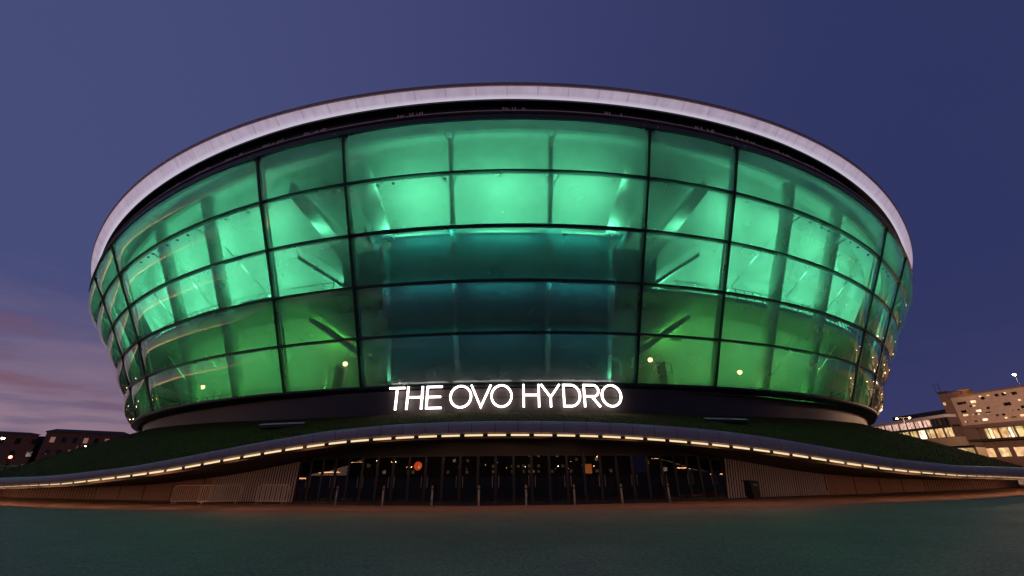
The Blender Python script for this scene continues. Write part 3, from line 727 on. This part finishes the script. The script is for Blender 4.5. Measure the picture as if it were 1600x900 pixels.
wallbox(MB(), A, Bf, 15.95, 16.25, 25, -.15).build('parapet', 'tower', hb)
wallbox(MB(), A, Bf, 0, 6.9, 24, .6).build('lower_wall', 'brick', hb)
wallbox(MB(), A, Bf, 9.5, 10.096, 25, -.2).build('floor_edge', 'tower', hb)
wallbox(MB(), A, Bf, 6.9, 7.3, 25, -.2).build('lower_floor_edge', 'rooft', hb)
wallbox(MB(), A, Bf, 7.3, 9.5, 18, 4.0).build('shopfront_wall', 'cream', hb)
Ld = (Bf - A).length; Lf = (B0 - A).length
def along(s): return A + (Bf - A) * (s / Ld)
for s0, w, z, h, m in [(.8, 1.0, 14.3, .5, 'windark'), (1.9, .5, 14.4, .4, 'windark'), (3.3, .8, 14.3, .45, 'winwhite'), (5.2, .6, 14.7, .5, 'windark'), (7.6, .6, 14.9, .5, 'windark'), (8.7, .6, 14.9, .5, 'windark'),
                       (.9, .9, 12.6, .5, 'windark'), (3.5, .8, 12.5, .35, 'winwhite'), (5.4, .5, 12.8, .4, 'windark'), (8.3, 1.1, 13.0, .6, 'windark'), (6.3, .45, 11.3, .35, 'windark'), (7.3, .45, 11.3, .35, 'windark'),
                       (3.9, .8, 10.7, .35, 'winwhite'), (2.4, .5, 10.6, .3, 'windark'), (10.2, .8, 14.8, .5, 'windark'), (10.6, .6, 12.2, .5, 'windark'), (9.9, .6, 10.8, .35, 'winwarm')]:
    wn = wallbox(MB(), along(s0), along(s0 + w), z, z + h, .2, -.06).build('window', m, hb)
wr_ = random.Random(12)
for k in range(26):
    s0 = wr_.uniform(.5, 13); zz = wr_.choice((10.7, 11.9, 12.0, 13.6, 15.2)); w = wr_.uniform(.25, .45)
    wallbox(MB(), along(s0), along(s0 + w), zz, zz + .28, .2, -.07).build('small_window', wr_.choice(['winwarm', 'windim', 'windark', 'windark', 'winyel']), hb)
s = .3
for k in range(12):
    w = [1.0, .35, 2.2, .3, 1.5, 1.0, .4, 1.6][k % 8]
    m = ['winyel', 'winwhite', 'winwarm', 'winwhite', 'winyel', 'winwarm', 'winwhite', 'brick'][k % 8]
    wallbox(MB(), along(s), along(s + w), 7.35, 9.4, .2, 3.7).build('lit_shopfront', m, hb); s += w + .35
s = 1.5
for k in range(7):
    wallbox(MB(), along(s), along(s + 1.5), 3.9, 5.5, .2, .4).build('ground_floor_window', ['winwarm', 'winyel', 'winwarm', 'windark'][k % 4], hb); s += 2.4
for k in range(9): wallbox(MB(), along(.1 + k * 2.6), along(.25 + k * 2.6), 7.3, 9.5, .3, .1).build('shopfront_column', 'tower', hb)
TW0, TW1 = azp(46.35, 133), azp(47.0, 132.4)
tw = empty('stair_tower', TW0, 'brown stair tower rising at the left end of the pink block', 'tower')
wallbox(MB(), TW0, TW1 + (TW1 - TW0) * 1.2, 0, 17.0, 5, -.3).build('shaft', 'tower', tw)
wallbox(MB(), TW0, TW1, 17.0, 17.4, 5, -.5).build('cap', 'rooft', tw)
wallbox(MB(), TW0 + (TW1 - TW0) * .1, TW0 + (TW1 - TW0) * .35, 14.5, 15.1, .2, -.4).build('window', 'winwarm', tw)
for u in (.3, .8): q0 = TW0 + (TW1 - TW0) * u; MB().tube([(q0.x, q0.y + 1, 17.4), (q0.x, q0.y + 1, 19.4)], .05, 5).build('antenna', 'rooft', tw)
dp = azp(48.0, 134); dr_ = empty('roof_drum', (dp.x, dp.y, 16.25), 'ochre rooftop drum on the pink block beside the stair tower', 'plant room')
MB().lathe([(1.45, 16.25), (1.45, 17.35), (1.3, 17.5), (.1, 17.55)], (dp.x, dp.y, 0), 20).build('drum', 'drum', dr_, True)
MB().lathe([(1.52, 17.1), (1.52, 17.2), (1.46, 17.21)], (dp.x, dp.y, 0), 20).build('rim', 'tower', dr_, True)
pl = bpy.data.lights.new('drum_fill_light', 'POINT'); pl.energy = 120; pl.color = (1, .5, .2); pl.shadow_soft_size = .2  # added bare light warming the drum, with no lamp body
po = bpy.data.objects.new('drum_fill_light', pl); C.objects.link(po); po.location = azp(47.9, 129.5, 17.2)
# link walkway
WA, WB = azp(40.0, 150), azp(46.3, 131)
wk = empty('glazed_walkway', WA, 'long two-storey glazed walkway with pink and yellow lit windows behind the grass bank', 'building')
wallbox(MB(), WA, WB, 0, 8.0, 8).build('base_wall', 'cream', wk)
wallbox(MB(), WA, WB, 8.0, 12.0, 8, .15).build('core_wall', 'tower', wk)
wallbox(MB(), WA, WB, 12.0, 12.6, 9, -.6).build('roof', 'slat', wk)
wallbox(MB(), WA + (WB - WA) * .25, WB, 12.6, 14.0, 5, 3).build('roof_upstand', 'rooft', wk)
wallbox(MB(), WA, WB, 10.0, 10.45, 8.3, -.35).build('floor_edge', 'rooft', wk)
def walk(u): return WA + (WB - WA) * u
nW = 11
for k in range(nW):
    u0 = (k + .08) / nW; u1 = (k + .92) / nW
    m = 'winpink' if k < 9 else 'windark'
    wf = wallbox(MB(), walk(u0), walk(u1), 10.5, 11.9, .15, -.05).build('upper_window', m, wk)
    wallbox(MB(), walk((u0 + u1) / 2 - .002), walk((u0 + u1) / 2 + .002), 10.5, 11.9, .05, -.12).build('glazing_bar', 'tower', wf)
    m = ['winyel', 'winyel', 'winwhite', 'winyel', 'winwarm'][k % 5]
    wf = wallbox(MB(), walk(u0 + .004), walk(u1 - .004), 8.1, 9.9, .15, -.05).build('lower_window', m, wk)
    wallbox(MB(), walk((u0 * .6 + u1 * .4) - .002), walk((u0 * .6 + u1 * .4) + .002), 8.1, 9.9, .05, -.12).build('glazing_bar', 'tower', wf)
for k in range(nW + 1): wallbox(MB(), walk(k / nW - .003), walk(k / nW + .003), 8, 12, .2, -.2).build('pillar', 'tower', wk)
# small lit building low between walkway and block
kA, kB = azp(45.6, 112), azp(47.2, 111)
kb = empty('lit_kiosk', kA, 'small brightly lit yellow kiosk low below the walkway and the pink block', 'kiosk')
wallbox(MB(), kA, kB, 0, 5.2, 4).build('wall', 'cream', kb); wallbox(MB(), kA, kB, 5.2, 5.5, 4.6, -.3).build('roof', 'rooft', kb)
wallbox(MB(), kA + (kB - kA) * .1, kA + (kB - kA) * .9, 4.0, 5.1, .1, -.05).build('window', 'winyel', kb)

# ------------------------------------------------------------------ background, left: dark blocks
def block(name, az0, az1, d0, d1, zr, hip, lab, wins, m='brick'):
    a, b = azp(az0, d0), azp(az1, d1); e = empty(name, a, lab, 'building')
    wallbox(MB(), a, b, 0, zr - hip, 14).build('wall', m, e)
    d_ = (b - a); nn = Vector((-d_.y, d_.x, 0)).normalized()
    if nn.dot(a) < 0: nn = -nn
    u = d_.normalized(); z0, z1 = zr - hip, zr
    vs = [a - nn * .5 - u * .3, b - nn * .5 + u * .3, b + nn * 14.5 + u * .3, a + nn * 14.5 - u * .3, a + nn * 2.5 + u * 1.2, b + nn * 2.5 - u * 1.2, b + nn * 11 - u * 1.2, a + nn * 11 + u * 1.2]
    vs = [Vector((v.x, v.y, z0 if i < 4 else z1)) for i, v in enumerate(vs)]
    MB().add(vs, [(0, 3, 2, 1), (4, 5, 6, 7), (0, 1, 5, 4), (1, 2, 6, 5), (2, 3, 7, 6), (3, 0, 4, 7)]).build('roof', 'rooft', e)
    for (s0, z, w, h, mm) in wins:
        wallbox(MB(), a + u * s0, a + u * (s0 + w), z, z + h, .2, -.06).build('window', mm, e)
    return e
wl = []
for zz in (3.2, 6.0, 8.6):
    for s0 in [1.5 + k * 2.6 for k in range(14)]:
        wl.append((s0, zz, .9, 1.2, 'windim' if rnd.random() < .2 else 'windark'))
block('brick_terrace', -61, -47.2, 150, 150, 11.3, .5, 'dark brick terrace at the left edge of the picture', wl)
wl = []
for zz in (3.4, 6.4, 9.2):
    for s0 in [1.0 + k * 1.9 for k in range(7)]:
        wl.append((s0, zz, .8, 1.2, 'windim' if rnd.random() < .25 else 'windark'))
block('brick_block', -46.8, -41.15, 150, 150, 12.4, .8, 'dark brick block with hipped roof between the terrace and the arena', wl)
lk = empty('linking_block', azp(-48.5, 158), 'low dark brick link filling the notch between the terrace and the hipped block', 'building')
wallbox(MB(), azp(-48.5, 158), azp(-45.5, 158), 0, 10.6, 6).build('wall', 'brick', lk); wallbox(MB(), azp(-48.5, 158), azp(-45.5, 158), 10.6, 10.9, 6.5, -.2).build('roof', 'rooft', lk)
lw = empty('low_pale_wall', azp(-60, 86), 'low pale wall caught by lamplight at the far left behind the bank', 'wall')
wallbox(MB(), azp(-60, 86), azp(-45.5, 92), 0, 3.0, .4).build('wall', 'cream', lw)
wallbox(MB(), azp(-60, 86), azp(-45.5, 92), 3.0, 3.12, .6, -.1).build('coping', 'slat', lw)

# street lamps
def make_lamp(h, m, twin):
    r = empty('street_lamp', (0, 0, 0), None, 'street lamp', None, world=False)
    MB().tube([(0, 0, 0), (0, 0, 1), (0, 0, h)], [.11, .08, .05], 8).build('pole', 'rooft', r)
    for sg in ((-1, 1) if twin else (1,)):
        hd = MB().tube([(0, 0, h - .05), (sg * .5, 0, h + .12), (sg * 1.0, 0, h + .1)], .035, 6).build('arm', 'rooft', r)
        MB().lathe([(.05, h + .12), (.26, h + .07), (.28, h + .02)], (sg * 1.0, 0, 0), 10).build('hood', 'rooft', hd)
        MB().ball((sg * 1.0, 0, h - .06), .17, 10).build('bulb', m, hd, True)
    return r
L1 = make_lamp(11.6, 'bulbo', True); L1.location = azp(43.15, 121); L1.rotation_euler = (0, 0, R(-43)); L1['label'] = 'twin-headed orange street lamp in front of the glazed walkway'
L1['group'] = 'street lamps beyond the arena'
L2 = make_lamp(6.0, 'bulb', False)
lamps = [(-44.5, 95, 6.0, 'white street lamp with curved arm before the dark brick block'), (-46.1, 100, 4.4, 'low white street lamp beside the pale wall'), (-43.3, 90, 6.1, 'white street lamp close to the grass bank on the left'),
         (-49.5, 98, 7.0, 'white street lamp at the very left edge of the picture'), (-42.6, 110, 7.7, 'far white street lamp nearest the arena on the left')]
for i, (a, dd, h, lab) in enumerate(lamps):
    o = L2 if i == 0 else copy_tree(L2); o.location = azp(a, dd, h - 6.0); o.rotation_euler = (0, 0, R(-a + 20 * i)); o['label'] = lab; o['group'] = 'street lamps beyond the arena'
# red lamp (traffic light) at left
tl = empty('traffic_light', azp(-48.3, 88), 'red traffic light glowing at the far left near the pale wall', 'traffic light')
pz = azp(-48.3, 88, 4.1)
MB().tube([azp(-48.3, 88, 0), azp(-48.3, 88, 3.6)], .06, 6).build('pole', 'black', tl)
MB().box(pz - Vector((0, 0, .25)), (.4, .3, 1.0), rz=R(48)).build('housing', 'black', tl)
MB().ball(azp(-48.3, 87.8, 4.1), .16, 10).build('lens', 'bulbr', tl, True)
for az_, dd_, z_, e_, c_ in ((43.15, 120, 11, 1500, (1, .55, .28)), (48.5, 112, 11, 2800, (1, .58, .36)), (53, 108, 11, 2800, (1, .58, .36)), (-44.5, 130, 6, 450, (1, .45, .25)), (-49, 130, 6, 450, (1, .4, .22))):  # twin lamp's light first; the others are added to brighten the buildings
    ld = bpy.data.lights.new('lamp_fill_light', 'POINT'); ld.energy = e_; ld.color = c_; ld.shadow_soft_size = .3
    o = bpy.data.objects.new('lamp_fill_light', ld); C.objects.link(o); o.location = azp(az_, dd_, z_)
# rooftop mast lamp
rp = azp(51.55, 131); ml = empty('mast_lamp', (rp.x, rp.y, 16.25), 'white lamp on a short mast on the roof of the pink block', 'lamp')
MB().tube([(rp.x, rp.y, 16.25), (rp.x, rp.y, 19.0)], .05, 6).build('mast', 'slat', ml)
MB().box((rp.x - .1, rp.y, 19.05), (.5, .2, .22)).build('head', 'bulb', ml)

# the city behind and beside the viewer (only met in the glass)
base = make_lamp(7.5, 'bulbo', False); base_w = make_lamp(7.5, 'bulb', False); used = set()
spots = []
for k in range(26):
    a = 62 + k * 3.3 + rnd.random() * 2; spots.append((a, 55 + rnd.random() * 90))
for k in range(52):
    a = 138 + k * 2.1 + rnd.random() * 2; spots.append((a, 110 + rnd.random() * 90))
for i, (a, dd) in enumerate(spots):
    src = base_w if i > 26 and i % 3 else base
    o = src if src.name not in used else copy_tree(src); used.add(src.name)
    o.location = azp(a, dd, 0 if i < 26 else -rnd.random() * 4.2); o.rotation_euler = (0, 0, rnd.random() * 6.28)
    o['label'] = 'orange street lamp of the city across the road' if src is base else 'white street lamp of the city across the road'; o['group'] = 'orange street lamps across the road' if src is base else 'white street lamps across the road'; o['category'] = 'street lamp'
for i, (a0, a1, dd, zr) in enumerate([(70, 92, 150, 18), (96, 118, 170, 12), (128, 157, 215, 14), (156, 187, 230, 20), (186, 217, 220, 13), (216, 256, 205, 11)]):
    wl = []; a_, b_ = azp(a0, dd), azp(a1, dd); ln = (b_ - a_).length
    for zz in [2 + 3.0 * q for q in range(int((zr - 3) / 3))]:
        s0 = 2
        while s0 < ln - 4:
            if rnd.random() < .28: wl.append((s0, zz, 1.5, 1.5, rnd.choice(['winwarm', 'winwhite', 'winyel'])))
            s0 += 3.4
    block('city_block', a1, a0, dd, dd, zr, 1.0, 'city block with lit windows %s' % ['near the road on the far right', 'low and long on the right', 'behind the viewer on the right', 'tallest, straight behind the viewer', 'behind the viewer on the left', 'lowest, far behind on the left'][i], wl[:90])

for o in bpy.data.objects:
    if '_w' in o.keys(): del o['_w']
